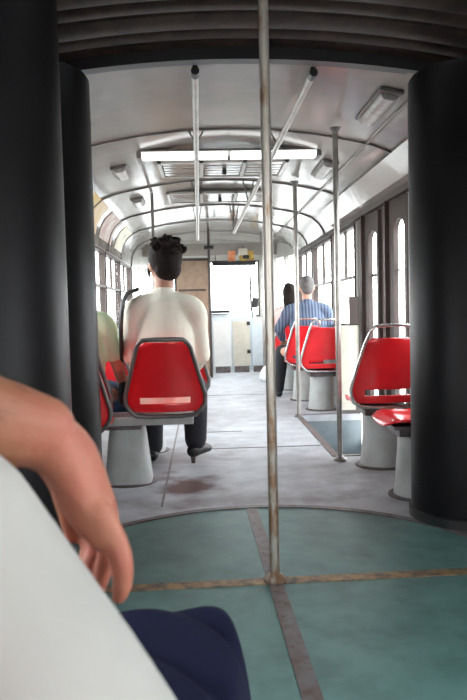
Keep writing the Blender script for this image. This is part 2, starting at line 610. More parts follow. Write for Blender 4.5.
# tapering nose, windscreen wall
NX0, NX1 = -0.80, 1.08
mb = MB()
for (xa, ya, xb, yb, zt, sg) in ((XL, 10.93, NX0, YF, 1.72, -1), (XR, 10.6, NX1, YF, 1.83, 1)):
    d = Vector((xb - xa, yb - ya, 0)); L = d.length
    M = Matrix.Translation((xa, ya, 0)) @ Matrix.Rotation(math.atan2(d.y, d.x), 4, 'Z')
    s = 0.05 if sg < 0 else -0.05
    mb.box(0, L, min(0, s), max(0, s), 0, 0.85, M)
    mb.box(0, L, min(0, s), max(0, s), zt, 2.12, M)
    n = 3
    for i in range(n + 1):
        q = L * i / n
        mb.box(max(0, q - 0.05), min(L, q + 0.05), min(0, s), max(0, s), 0.85, zt, M)
mb.build('wall_front', M_wall, kind='structure')
mb = MB()
mb.box(NX0, NX1, YF, YF + 0.06, 0, 0.88)
mb.box(NX0, NX1, YF, YF + 0.06, 1.86, 2.26)
mb.box(NX0, NX0 + 0.06, YF, YF + 0.06, 0.88, 1.86)
mb.box(NX1 - 0.06, NX1, YF, YF + 0.06, 0.88, 1.86)
mb.build('wall_front.001', M_wall, kind='structure')
f = MB()
f.box(NX0 + 0.06, NX1 - 0.06, YF - 0.01, YF + 0.05, 0.88, 0.915)
f.box(NX0 + 0.06, NX1 - 0.06, YF - 0.01, YF + 0.05, 1.83, 1.86)
f.box(NX0 + 0.06, NX0 + 0.09, YF - 0.01, YF + 0.05, 0.915, 1.83)
f.box(NX1 - 0.09, NX1 - 0.06, YF - 0.01, YF + 0.05, 0.915, 1.83)
f.box(0.845, 0.875, YF - 0.01, YF + 0.05, 0.915, 1.83)
o = f.build('window_%d' % wi, M_walldark, kind='structure'); wi += 1
g = MB(); g.box(NX0 + 0.09, NX1 - 0.09, YF + 0.02, YF + 0.025, 0.915, 1.83); g.build('pane', M_glass, o)
wp = MB()
wp.tube([at(240, 311, YF - 0.02), at(247, 292, YF - 0.02), at(252, 282, YF - 0.02)], 0.008, 6)
wp.build('wiper', M_blackp, o)
# header above the windscreen, over the full width
mb = MB(); mb.box(XC - 1.2, XC + 1.2, 11.55, 11.59, 1.90, 2.095); trim(mb, M_ceil)

# rear car around the camera
mb = MB()
for x0, x1 in ((XL - 0.06, XL), (XR, XR + 0.06)):
    mb2 = MB()
    zt = 1.69 if x0 < 0 else 1.80
    mb2.box(x0, x1, REAR0, REARJ, 0, 0.80)
    mb2.box(x0, x1, REAR0, REARJ, zt, zt + 0.06)
    mb2.box(x0, x1, REAR0, -1.69, 0.80, zt)
    for y in (-0.3, REARJ - 0.07):
        mb2.box(x0, x1, y - 0.06, y + 0.06, 0.80, zt)
    mb2.build('wall_left.001' if x0 < 0 else 'wall_right.001', M_wall, kind='structure')
    for y0, y1 in ((-1.69, -0.36), (-0.24, REARJ - 0.13)):
        window(y0, y1, XL if x0 < 0 else XR, -1 if x0 < 0 else 1, 0.80, zt, 1.29)
mb.box(XL, XR, REAR0 - 0.06, REAR0, 0, 0.85)
mb.box(XL, XR, REAR0 - 0.06, REAR0, 1.85, 2.28)
mb.box(XL, XL + 0.15, REAR0 - 0.06, REAR0, 0.85, 1.85)
mb.box(XR - 0.15, XR, REAR0 - 0.06, REAR0, 0.85, 1.85)
mb.box(XC - 0.04, XC + 0.04, REAR0 - 0.06, REAR0, 0.85, 1.85)
mb.build('wall_back', M_wall, kind='structure')

mb = MB(); mb.box(-60, 60, -60, 80, -0.95, -0.85); mb.build('ground', M_ground, kind='structure')

# ------------------------------------------------------------------ the joint: turntable, columns, bellows
TC = atz(275, 583, 0)
TC = Vector((TC.x, TC.y, 0))
TR = 0.98
tt = tag(empty('turntable', TC), 'round green turntable floor plate of the joint crossed by metal strips', 'turntable')
MB().lathe([(0.02, 0.0005), (TR - 0.03, 0.0005), (TR - 0.03, 0.006), (0.02, 0.006)], n=96).build('plate', M_green, tt)
rim = MB()
rim.rings([[(r * math.cos(2 * PI * i / 96), r * math.sin(2 * PI * i / 96), z) for r, z in ((TR - 0.03, 0.0005), (TR + 0.012, 0.0005), (TR + 0.012, 0.011), (TR - 0.03, 0.011))] for i in range(96)], closed=True)
rim.build('rim', M_strip, tt)
s1, s2 = atz(135, 589.5, 0), atz(460, 573, 0)
ang = math.atan2(s2.y - s1.y, s2.x - s1.x)
Mx = Matrix.Rotation(ang, 4, 'Z')
MB().box(-TR + 0.04, TR - 0.04, -0.028, 0.028, 0.006, 0.010, Mx).build('cross_strip', M_rust, tt)
MB().box(-0.027, 0.027, 0.03, TR - 0.035, 0.006, 0.009, Matrix.Rotation(0.02, 4, 'Z')).build('lengthwise_strip', M_strip, tt)
MB().box(-0.027, 0.027, -TR + 0.035, -0.03, 0.006, 0.009, Matrix.Rotation(0.02, 4, 'Z')).build('lengthwise_strip', M_strip, tt)
for sg in (-1, 1):
    for i in range(9):
        q = 0.1 + i * 0.1
        MB().lathe([(0.0001, 0), (0.004, 0), (0.003, 0.0015), (0.0001, 0.0015)], (0.0100 * (1 if i % 2 else -1) - sg * q * 0.02, sg * q, 0.009), 8).build('screw', M_strip, tt)


def column(x, y, r, zt, label):
    t = tag(empty('joint_column', (x, y, 0)), label, 'column', 'dark round columns of the articulation')
    MB().lathe([(r * 0.2, 0.012), (r, 0.012), (r, zt - 0.02), (r - 0.012, zt), (r * 0.2, zt)], n=48).build('shell', M_black, t, smooth=True)
    MB().lathe([(r + 0.0005, 0.011), (r + 0.012, 0.011), (r + 0.012, 0.05), (r + 0.0005, 0.055)], n=48).build('base_ring', M_blackp, t, smooth=True)
    return t


column(1.222, 3.21, 0.25, 2.045, 'dark round column on the right, in front of the red seats')
column(-0.722, 3.17, 0.25, 2.045, 'farther, narrower-looking of the two dark columns at left')
column(-0.690, 2.23, 0.265, 2.16, 'nearest and widest dark column at the left edge')

# concertina hood over the joint and its side folds
hood = tag(empty('bellows_hood', (XC, 2.5, 0)), 'dark folded rubber hood arching overhead across the joint', 'bellows')


def arch(off, hw=1.34, drop=0.16):
    pts = []
    for i in range(25):
        u = -1 + 2 * i / 24
        pts.append((u * hw, off - drop * u * u))
    return pts


YEND = YJ - 2.5 - 0.08
y = REARJ - 2.5 - 0.02
mb = MB()
n = 0
while y < YEND - 0.02:
    w_ = 0.13 if n % 2 else 0.17
    zc = 2.285 + (0.012 if n % 2 else 0.0)
    sec = [(0.0, 0.03), (0.012, -0.012), (w_ * 0.3, -0.032), (w_ * 0.7, -0.034), (w_ - 0.012, -0.012), (w_, 0.03)]
    A = [arch(zc + dz) for _, dz in sec]
    mb.rings([[(A[j][i][0], y + sec[j][0], A[j][i][1]) for j in range(6)] for i in range(25)])
    y += w_ + 0.004
    n += 1
mb.build('folds', M_bellow, hood, smooth=True)
mb = MB()
A, A2 = arch(2.20, 1.34, 0.15), arch(2.36, 1.36, 0.15)
mb.rings([[(A[i][0], YEND - 0.02, A[i][1]), (A[i][0], YEND + 0.05, A[i][1]), (A2[i][0], YEND + 0.05, A2[i][1]), (A2[i][0], YEND - 0.02, A2[i][1])] for i in range(25)])
mb.build('end_arch', M_blackp, hood)
for s in (-1, 1):
    mb = MB()
    pts_in, pts_out = [], []
    yy = REARJ - 2.5
    n = 0
    ring = []
    while yy < YEND + 0.05:
        ring.append((s * (1.29 if n % 2 else 1.23), yy))
        yy += 0.08; n += 1
    loop = ring + [(x + s * 0.03, y_) for x, y_ in ring[::-1]]
    mb.rings([[(x, y_, -0.05) for x, y_ in loop], [(x, y_, 2.16) for x, y_ in loop]])
    mb.build('side_folds', M_bellow, hood)

# ------------------------------------------------------------------ handrails
nt = M_worn.node_tree
rmp = [n_ for n_ in nt.nodes if n_.type == 'VALTORGB'][0]
noi = [n_ for n_ in nt.nodes if n_.type == 'TEX_NOISE'][0]
tcw = nt.nodes.new('ShaderNodeTexCoord'); sxz = nt.nodes.new('ShaderNodeSeparateXYZ')
nt.links.new(tcw.outputs['Object'], sxz.inputs[0])
mr_ = nt.nodes.new('ShaderNodeMapRange')
mr_.inputs['From Min'].default_value = 0.75; mr_.inputs['From Max'].default_value = 0.25
mr_.inputs['To Min'].default_value = 0.0; mr_.inputs['To Max'].default_value = 0.13
nt.links.new(sxz.outputs['Z'], mr_.inputs['Value'])
ad_ = nt.nodes.new('ShaderNodeMath'); ad_.operation = 'ADD'
nt.links.new(noi.outputs['Fac'], ad_.inputs[0]); nt.links.new(mr_.outputs[0], ad_.inputs[1])
nt.links.new(ad_.outputs[0], rmp.inputs[0])
def pole(px_b, py_b, ztop, r, m, label, dz=0.0, name='handrail_pole', flange=True, zb=0.0):
    b = atz(px_b, py_b, zb)
    t = tag(empty(name, (b.x, b.y, zb)), label, 'pole', 'upright handrail poles')
    MB().tube([(0, 0, 0.001 + dz), (0, 0, ztop - zb)], r, 14).build('tube', m, t, smooth=True)
    if flange:
        MB().lathe([(r + 0.0005, dz), (r + 0.024, dz), (r + 0.024, dz + 0.009), (r + 0.009, dz + 0.022), (r + 0.0005, dz + 0.03)], n=20).build('flange', m, t, smooth=True)
        MB().lathe([(r + 0.0005, ztop - zb - 0.03), (r + 0.008, ztop - zb - 0.024), (r + 0.02, ztop - zb), (r + 0.0005, ztop - zb)], n=20).build('collar', M_rib, t, smooth=True)
    return t


pole(275, 583, 2.20, 0.018, M_worn, 'worn steel pole in the middle, standing on the green turntable', 0.011)
bp = pole(340, 461, 2.14, 0.018, M_steel, 'steel pole beside the step well, just left of the red seat at the door', 0.006)
pole(299, 417, 2.15, 0.019, M_steel, 'steel pole in front of the man in the blue striped shirt', 0.001)
q = at(155, 300, 7.0)
pole_x = q.x
t = tag(empty('handrail_pole', (q.x, 7.0, 0)), 'dark thin pole rising behind the head of the woman in cream', 'pole', 'upright handrail poles')
MB().tube([(0, 0, 0.001), (0, 0, vault_z(q.x) - 0.004)], 0.016, 12).build('tube', M_rib, t, smooth=True)
MB().lathe([(0.0165, 0.0), (0.035, 0.0), (0.035, 0.01), (0.0165, 0.02)], n=16).build('flange', M_rib, t)
q = at(210, 300, 10.4)
t = tag(empty('handrail_pole', (q.x, 10.4, 0)), 'thin dark pole beside the brown cab partition with a cross fitting', 'pole', 'upright handrail poles')
MB().tube([(0, 0, 0.001), (0, 0, vault_z(q.x) - 0.004)], 0.02, 12).build('tube', M_walldark, t, smooth=True)
MB().tube([(-0.07, 0, 1.93), (0.07, 0, 1.93)], 0.028, 10).build('cross_fitting', M_blackp, t)
q = at(263, 300, 10.6)
t = tag(empty('handrail_pole', (q.x, 10.6, 0)), 'thin grey pole before the windscreen, seen just left of the middle pole', 'pole', 'upright handrail poles')
MB().tube([(0, 0, 0.001), (0, 0, vault_z(q.x) - 0.004)], 0.018, 12).build('tube', M_steel, t, smooth=True)

# overhead rails under the ceiling
def ceiling_rail(p0, p1, label):
    a, b = Vector(p0), Vector(p1)
    t = tag(empty('ceiling_rail', a), label, 'rail', 'overhead grab rails')
    d = b - a
    MB().tube([Vector((0, 0, 0)), d], 0.018, 12).build('tube', M_steel, t, smooth=True)
    kn = MB(); kn.tube([d.normalized() * -0.02, d.normalized() * 0.045], 0.021, 12)
    kn.tube([Vector((0, 0, 0)), Vector((0, -0.0, vault_z(a.x) - a.z + 0.01))], 0.014, 8)
    kn.build('end_mount', M_blackp, t)
    for yy in RIBS[:4]:
        if yy > b.y - 0.05:
            continue
        q = d * ((yy - a.y) / d.y)
        zc = vault_z(a.x + q.x) - 0.012 - a.z
        br = MB()
        br.tube([q, (q.x - 0.05, q.y, zc)], 0.006, 6)
        br.tube([q, (q.x + 0.05, q.y, zc)], 0.006, 6)
        br.build('hanger', M_rib, t)
    q = d
    zc = vault_z(b.x) - 0.002 - a.z
    MB().tube([q, (q.x, q.y, zc)], 0.012, 8).build('end_hanger', M_rib, t)


ra = at(195, 70, 3.58); rb = at(198, 247, 8.9)
ceiling_rail((ra.x, ra.y, min(ra.z, vault_z(ra.x) - 0.03)), (rb.x, rb.y, 1.90), 'left overhead grab rail running above the aisle')
ra = at(313, 70, 3.58); rb = at(234, 238, 8.3)
ceiling_rail((ra.x, ra.y, min(ra.z, vault_z(ra.x) - 0.03)), (rb.x, rb.y, 1.91), 'right overhead grab rail slanting towards the middle pole')

# ------------------------------------------------------------------ ceiling fittings
LY = 5.30
lx0, lx1 = at(142, 152, LY).x, at(315, 152, LY).x
lamp = tag(empty('ceiling_lamp', ((lx0 + lx1) / 2, LY, 2.19)), 'long lit fluorescent strip lamp across the ceiling', 'lamp')
hw = (lx1 - lx0) / 2
mb = MB(); mb.box(-hw - 0.03, hw + 0.03, -0.09, 0.09, -0.02, -0.004); mb.box(-hw - 0.035, -hw, -0.085, 0.085, -0.065, -0.02); mb.box(hw, hw + 0.035, -0.085, 0.085, -0.065, -0.02)
mb.build('housing', M_rib, lamp, bevel=0.004)
half = []
for x0, x1 in ((-hw, -0.012), (0.012, hw)):
    mb = MB()
    sec = [(-0.075, -0.021), (-0.07, -0.042), (-0.045, -0.058), (0.045, -0.058), (0.07, -0.042), (0.075, -0.021)]
    mb.rings([[(x0, y_, z_) for y_, z_ in sec], [(x1, y_, z_) for y_, z_ in sec]])
    mb.build('diffuser', M_tube, lamp)


def vent(yc, label, cx=XC, wid=1.05, dep=0.62):
    zc = vault_z(cx + wid / 2)
    t = tag(empty('ceiling_vent', (cx, yc, zc)), label, 'vent', 'slotted vents in the ceiling')
    mb = MB()
    mb.box(-wid / 2, wid / 2, -dep / 2, -dep / 2 + 0.03, -0.022, 0.0)
    mb.box(-wid / 2, wid / 2, dep / 2 - 0.03, dep / 2, -0.022, 0.0)
    for x in (-wid / 2, -0.19, 0.16, wid / 2 - 0.03):
        mb.box(x, x + 0.03, -dep / 2, dep / 2, -0.022, 0.0)
    mb.build('frame', M_vent, t)
    mb = MB()
    n = 5
    for i in range(n):
        y0 = -dep / 2 + 0.05 + i * (dep - 0.1) / n
        for (x0, x1) in ((-wid / 2 + 0.03, -0.19), (-0.16, 0.16), (0.19, wid / 2 - 0.03)):
            mb.box(x0 + 0.01, x1 - 0.01, y0, y0 + 0.07, -0.016, -0.006, Matrix.Translation((0, 0, 0)))
    mb.build('slats', M_ceil, t)
    mb = MB(); mb.box(-wid / 2 + 0.02, wid / 2 - 0.02, -dep / 2 + 0.02, dep / 2 - 0.02, -0.001, 0.03); mb.build('backing', M_rib, t)
    mb = MB(); mb.box(0.0, 0.035, -0.03, 0.03, -0.06, -0.016); mb.build('catch', M_blackp, t)


vent(5.95, 'slotted ceiling vent directly beyond the lit strip lamp')
vent(7.42, 'farther slotted ceiling vent beyond the second ceiling rib')


def side_lamp(x, y, label, ln=0.2):
    z = vault_z(x)
    slope = math.atan2(vault_z(x + 0.03) - vault_z(x - 0.03), 0.06)
    t = tag(empty('side_lamp', (x, y, z)), label, 'lamp', 'small unlit lamps along the ceiling edge')
    t.rotation_euler = (0, -slope, 0)
    mb = MB(); mb.box(-0.065, 0.065, -ln, ln, -0.022, -0.002); mb.build('base', M_frame, t, bevel=0.005)
    mb = MB()
    sec = [(-0.048, -0.0225), (-0.042, -0.04), (-0.025, -0.050), (0.025, -0.050), (0.042, -0.04), (0.048, -0.0225)]
    mb.rings([[(x_, -ln * 0.85, z_) for x_, z_ in sec], [(x_, ln * 0.85, z_) for x_, z_ in sec]])
    mb.build('lens', M_lens, t, smooth=True)


for i, y_ in enumerate((4.15, 5.75, 7.3)):
    side_lamp(at((98, 121, 138)[i], (122, 174, 204)[i], y_).x if i else -0.70, y_, ('small unlit lamp on the left ceiling edge, nearest, by the dark column',
              'second unlit lamp along the left ceiling edge', 'third unlit lamp along the left ceiling edge, above the posters')[i])
for i, y_ in enumerate((4.0, 5.75)):
    side_lamp(1.03, y_, ('large-looking unlit lamp on the right ceiling edge by the dark column', 'second unlit lamp along the right ceiling edge')[i], 0.30)


def cove_poster(y0, y1, m, label):
    mb = MB(); vault(mb, y0, y1, -0.007, -0.002, -1.266, -1.05)
    o = mb.build('poster', m, smooth=True)
    tag(o, label, 'poster', 'advert posters along the left ceiling cove')


cove_poster(6.0, 7.2, M_yellow, 'yellow advert poster curved along the left cove, nearest of three')
cove_poster(7.45, 8.4, M_redprint, 'brown and red advert poster curved along the left cove')
cove_poster(8.75, 9.5, M_blkprint, 'yellow and black advert poster, farthest along the left cove')


def header_sheet(px0, px1, py0, py1, m, label):
    a, b = at(px0, py0, 11.545), at(px1, py1, 11.545)
    o = MB().box(a.x, b.x, 11.541, 11.549, b.z, a.z).build('notice_sheet', m)
    tag(o, label, 'notice', 'notice sheets on the header above the windscreen')


header_sheet(228, 235.5, 251, 261, M_orange, 'small orange notice sheet on the header above the windscreen')
header_sheet(239, 254, 251, 260.5, M_multi, 'wider yellow notice sheet on the header above the windscreen')

# ------------------------------------------------------------------ driver's cab
a, b = at(176, 264, 10.7), at(210, 361, 10.7)
pt = tag(empty('cab_partition', ((a.x + b.x) / 2, 10.7, 0)), 'brown cab partition beside the windscreen at left', 'partition')
w2 = (b.x - a.x) / 2
mb = MB(); mb.box(-w2, w2, -0.015, 0.015, 0.03, 1.76); mb.build('panel', M_brown, pt, bevel=0.003)
mb = MB()
mb.box(-w2 - 0.03, -w2, -0.02, 0.02, 0.0, 1.80); mb.box(w2, w2 + 0.03, -0.02, 0.02, 0.0, 1.80); mb.box(-w2, w2, -0.02, 0.02, 1.76, 1.80); mb.box(-w2, w2, -0.02, 0.02, 0.0, 0.03)
mb.build('frame', M_walldark, pt)
mb = MB(); mb.box(-w2 + 0.03, w2 - 0.03, -0.02, -0.0155, 1.30, 1.33); mb.build('rail', M_walldark, pt)


def cab_panel(px0, px1, pyt, y, m, label, th=0.03):
    a, b = at(px0, pyt, y), at(px1, pyt, y)
    t = tag(empty('cab_panel', ((a.x + b.x) / 2, y, 0)), label, 'panel', 'low panels below the windscreen')
    w = (b.x - a.x) / 2 - 0.006
    mb = MB(); mb.box(-w, w, -th / 2, th / 2, 0.10, a.z); mb.build('board', m, t, bevel=0.004)
    mb = MB(); mb.box(-w + 0.02, w - 0.02, -th / 2 + 0.004, th / 2 - 0.004, 0.0, 0.0995); mb.build('plinth', M_strip, t)
    return t, w, a.z


cab_panel(213, 231, 321, 11.2, M_white, 'white low cab panel left of the beige one')
t, w, zt = cab_panel(232, 250, 321, 11.2, M_beige, 'beige low cab door panel with dark hinges')
for z in (0.3, 0.75):
    mb = MB(); mb.box(w - 0.05, w + 0.003, -0.03, -0.0155, z, z + 0.06); mb.build('hinge', M_blackp, t)
cab_panel(251, 274, 318, 11.2, M_pale, 'pale blue low cab panel behind the middle pole')
db = tag(empty('dashboard', (0.35, 11.95, 0)), 'dark dashboard under the windscreen', 'dashboard')
mb = MB()
sec = [(-0.25, 0.0), (-0.28, 0.86), (-0.2, 0.93), (0.0, 0.97), (0.3, 0.97), (0.3, 0.0)]
mb.rings([[(-0.9, y_, z_) for y_, z_ in sec], [(0.55, y_, z_) for y_, z_ in sec]])
mb.build('console', M_pale, db)
mb = MB()
mb.tube([(-0.45 + 0.0, -0.30, 0.9), (-0.45, -0.20, 0.90)], 0.02, 8)
mb.build('steering_column', M_blackp, db)
mb = MB(); mb.box(-0.45, 0.12, -0.27, -0.1, 0.955, 1.0); mb.build('cowl', M_blackp, db, bevel=0.01)
q = at(252, 303, 11.3)
mr = tag(empty('mirror', (q.x, 11.3, zt)), 'small black mirror on a stalk above the cab panels', 'mirror')
mb = MB(); mb.tube([(0, 0, 0.0), (0.0, 0, 0.08), (0.01, 0, q.z - zt)], 0.01, 8); mb.build('stalk', M_blackp, mr)
mb = MB(); mb.box(-0.05, 0.06, -0.025, 0.015, q.z - zt - 0.07, q.z - zt + 0.09, Matrix.Rotation(0.15, 4, 'Y')); mb.build('head', M_blackp, mr, bevel=0.015)
q = at(243, 260, 11.5)
sv = tag(empty('sun_visor', (at(234, 266, 11.5).x, 11.5, 1.80)), 'dark sun visor bar along the top of the windscreen', 'visor')
mb = MB(); mb.box(-0.36, 0.36, -0.02, 0.02, -0.075, -0.002); mb.build('bar', M_blackp, sv, bevel=0.008)
for x_ in (-0.3, 0.3):
    MB().box(x_ - 0.012, x_ + 0.012, 0.0, 0.085, -0.015, 0.0).box(x_ - 0.012, x_ + 0.012, 0.05, 0.085, 0.0, 0.12).build('bracket', M_rib, sv)
bx = tag(empty('ceiling_device', (q.x, 11.5, 2.05)), 'small pale box lamp hanging over the top of the windscreen', 'device')
mb = MB(); mb.box(-0.07, 0.07, -0.05, 0.03, -0.16, -0.05); mb.build('case', M_beige, bx, bevel=0.012)
mb = MB(); mb.box(0.0, 0.10, -0.05, 0.03, -0.215, -0.161); mb.build('foot', M_blackp, bx, bevel=0.01)
mb = MB(); mb.box(-0.015, 0.015, -0.01, 0.038, -0.05, 0.0); mb.build('bracket', M_rib, bx)

# beige draught screen at the front of the step well
q0, q1 = at(345, 330, 6.62), at(359, 330, 6.62)
dr = tag(empty('draught_screen', (1.38, 6.53, 0)), 'beige screen at the step well beside the empty red seat', 'screen')
mb = MB(); mb.box(-0.09, 0.085, -0.012, 0.012, 0.03, 0.83); mb.build('panel', M_beige, dr, bevel=0.003)
mb = MB(); mb.box(-0.12, -0.0905, -0.018, 0.018, 0.0, 0.86); mb.build('post', M_ped, dr)
mb = MB(); mb.box(0.0, 0.085, -0.03, -0.0125, 0.84, 1.10); mb.box(0.0, 0.085, -0.012, 0.012, 0.8305, 1.10); mb.build('box', M_walldark, dr)

# ------------------------------------------------------------------ seats
def hw_back(t):
    """half width of the backrest at height fraction t"""
    return 0.215 - 0.085 * max(0.0, (t - 0.22) / 0.78) ** 1.0 - 0.035 * max(0, (0.16 - t) / 0.16) ** 2 - 0.03 * max(0, (t - 0.93) / 0.07) ** 2


BZ0, BZ1 = 0.405, 0.80


def back_y(t):
    return -0.075 * t + 0.02 * math.sin(PI * t) - 0.01


def make_backrest(ox, zoff, parent, mred):
    mb = MB()
    nx = 12
    ts = [0, 0.04, 0.09, 0.12, 0.21, 0.27, 0.36, 0.45, 0.55, 0.65, 0.75, 0.84, 0.90, 0.95, 0.98, 1.0]
    grid = []
    for t in ts:
        h = hw_back(t)
        row = []
        for i in range(nx + 1):
            u = -1 + 2 * i / nx
            row.append(mb.bm.verts.new((ox + u * h, back_y(t) + 0.035 * u * u, zoff + BZ0 + (BZ1 - BZ0) * t)))
        grid.append(row)
    for j in range(len(ts) - 1):
        for i in range(nx):
            u = abs(-1 + 2 * (i + 0.5) / nx)
            if ts[j] >= 0.12 and ts[j + 1] <= 0.21 and u < 0.75:
                continue
            mb.bm.faces.new((grid[j][i], grid[j][i + 1], grid[j + 1][i + 1], grid[j + 1][i]))
    o = mb.build('backrest', mred, parent, smooth=True)
    s = o.modifiers.new('thick', 'SOLIDIFY'); s.thickness = 0.012; s.offset = 0
    b = o.modifiers.new('bev', 'BEVEL'); b.width = 0.003; b.segments = 2
    return o


def make_pan(ox, zoff, parent, mred):
    mb = MB()
    rows = []
    for j in range(11):
        v = j / 10
        y_ = 0.015 + 0.39 * v
        h = 0.19 + 0.02 * math.sin(PI * min(1, v * 1.1)) - 0.05 * max(0, (v - 0.85) / 0.15) ** 2
        z_ = zoff + BZ0 + 0.012 - 0.02 * math.sin(PI * v) - 0.04 * max(0, (v - 0.75) / 0.25) ** 2
        rows.append([mb.bm.verts.new((ox + (-1 + 2 * i / 10) * h, y_, z_ + 0.018 * abs(-1 + 2 * i / 10) ** 3)) for i in range(11)])
    for j in range(10):
        for i in range(10):
            mb.bm.faces.new((rows[j][i], rows[j][i + 1], rows[j + 1][i + 1], rows[j + 1][i]))
    o = mb.build('seat_pan', mred, parent, smooth=True)
    s = o.modifiers.new('thick', 'SOLIDIFY'); s.thickness = 0.012; s.offset = -1
    return o


def make_frame(ox, zoff, parent, m, rise, r=0.0115):
    """tube loop round the back; rise = how far the top loop stands above the shell"""
    pts = []
    L = []
    for t in (0.02, 0.10, 0.22, 0.4, 0.6, 0.8, 0.92):
        L.append((-(hw_back(t) + 0.012), back_y(t) + 0.022, zoff + BZ0 + (BZ1 - BZ0) * t))
    zt = zoff + BZ1 + rise
    yt = back_y(1.0) - 0.01
    wt = hw_back(0.92)
    if rise > 0.03:
        top = [(-wt * 0.98, yt + 0.012, zoff + BZ1 + rise * 0.2), (-wt * 0.92, yt, zt - 0.03), (-wt * 0.70, yt, zt - 0.004), (-wt * 0.3, yt, zt), (wt * 0.3, yt, zt), (wt * 0.70, yt, zt - 0.004), (wt * 0.92, yt, zt - 0.03), (wt * 0.98, yt + 0.012, zoff + BZ1 + rise * 0.2)]
    else:
        top = [(-wt * 0.97, yt + 0.01, zt - 0.022), (-wt * 0.80, yt, zt - 0.003), (-wt * 0.4, yt, zt), (wt * 0.4, yt, zt), (wt * 0.80, yt, zt - 0.003), (wt * 0.97, yt + 0.01, zt - 0.022)]
    R = [(-x, y_, z_) for x, y_, z_ in L[::-1]]
    bot = [(0.17, 0.02, zoff + BZ0 - 0.022), (0.09, 0.025, zoff + BZ0 - 0.03), (-0.09, 0.025, zoff + BZ0 - 0.03), (-0.17, 0.02, zoff + BZ0 - 0.022)]
    loop = [(ox + x, y_, z_) for x, y_, z_ in L + top + R + bot]
    return MB().tube(loop, r, 10, closed=True).build('frame', m, parent, smooth=True)


def make_pedestal(ox, oy, parent, top, square=False):
    mb = MB()
    if square:
        n = 28
        rings = []
        for z, r in ((0.012, 0.150), (0.10, 0.138), (0.28, 0.118), (top, 0.108)):
            ring = []
            for i in range(n):
                a = 2 * PI * i / n
                c, s = math.cos(a), math.sin(a)
                q = (abs(c) ** 5 + abs(s) ** 5) ** (-1 / 5)
                ring.append((ox + r * q * c * 0.92, oy + r * q * s * 0.92, z))
            rings.append(ring)
        mb.rings(rings)
    else:
        mb.lathe([(0.135, 0.012), (0.128, 0.06), (0.112, 0.24), (0.108, top)], (ox, oy, 0), 28)
    p = mb.build('pedestal', M_ped, parent, smooth=True)
    b = MB().lathe([(0.05, 0.0005), (0.162, 0.0005), (0.162, 0.008), (0.15, 0.0125), (0.05, 0.0125)], (ox, oy, 0), 32).build('base_plate', M_strip, parent)
    return p


def single_seat(label, loc, rz=0.0, rise=0.075, chrome=True):
    t = tag(empty('tram_seat', loc, rz), label, 'seat', 'red plastic tram seats')
    zo = 0.014
    make_backrest(0, zo, t, M_red)
    make_pan(0, zo, t, M_red)
    make_frame(0, zo, t, M_chrome if chrome else M_frame, rise, 0.0105)
    mb = MB()
    mb.box(-0.15, 0.15, 0.03, 0.36, 0.372, 0.392)
    mb.box(-0.13, 0.13, 0.06, 0.33, 0.335, 0.3715)
    mb.build('seat_bracket', M_strip, t, bevel=0.004)
    make_pedestal(0, 0.19, t, 0.335)
    return t


def double_seat(label, loc):
    t = tag(empty('double_seat', loc), label, 'seat', 'red double seats on the left side')
    for ox in (-0.265, 0.265):
        make_backrest(ox, 0.03, t, M_red)
        make_pan(ox, 0.03, t, M_red)
        make_frame(ox, 0.03, t, M_frame, 0.018, 0.0125)
    mb = MB(); mb.box(-0.42, 0.42, 0.05, 0.10, 0.352, 0.398); mb.box(-0.42, 0.42, 0.26, 0.31, 0.352, 0.398)
    mb.build('beam', M_ped, t, bevel=0.004)
    mb = MB(); mb.box(-0.12, 0.12, 0.02, 0.34, 0.335, 0.3515); mb.build('mount_plate', M_strip, t)
    make_pedestal(0.03, 0.185, t, 0.335, True)
    return t


d1 = double_seat('near red double seat on the left, in front of the woman in cream', (-0.485, 3.94, 0))
d2 = copy_tree(d1); d2.location = (-0.455, 4.85, 0)
d2['label'] = 'next red double seat on the left, ahead of the woman in cream'
r1 = single_seat('empty shiny red seat with pale loop frame beside the folding door', (1.11, 4.15, 0))
for (lx, ly, rz, lb) in ((1.16, 6.66, 0, 'empty red seat behind the man in the blue striped shirt'),
                         (1.10, 7.42, 0, 'red seat that the grey-haired person in the blue striped shirt sits on'),
                         (1.06, 8.45, 0, 'red seat that the dark-haired woman in a pale top sits on')):
    c = copy_tree(r1); c.location = (lx, ly, 0); c.rotation_euler = (0, 0, rz); c['label'] = lb
c = copy_tree(r1); c.location = (1.315, 3.615, 0); c.rotation_euler = (0, 0, PI / 2)
c['label'] = 'sideways red seat half hidden behind the dark column on the right'

hs = single_seat('red seat almost hidden behind the farther dark column at left', (-0.70, 3.525, 0), 0, 0.02, False)

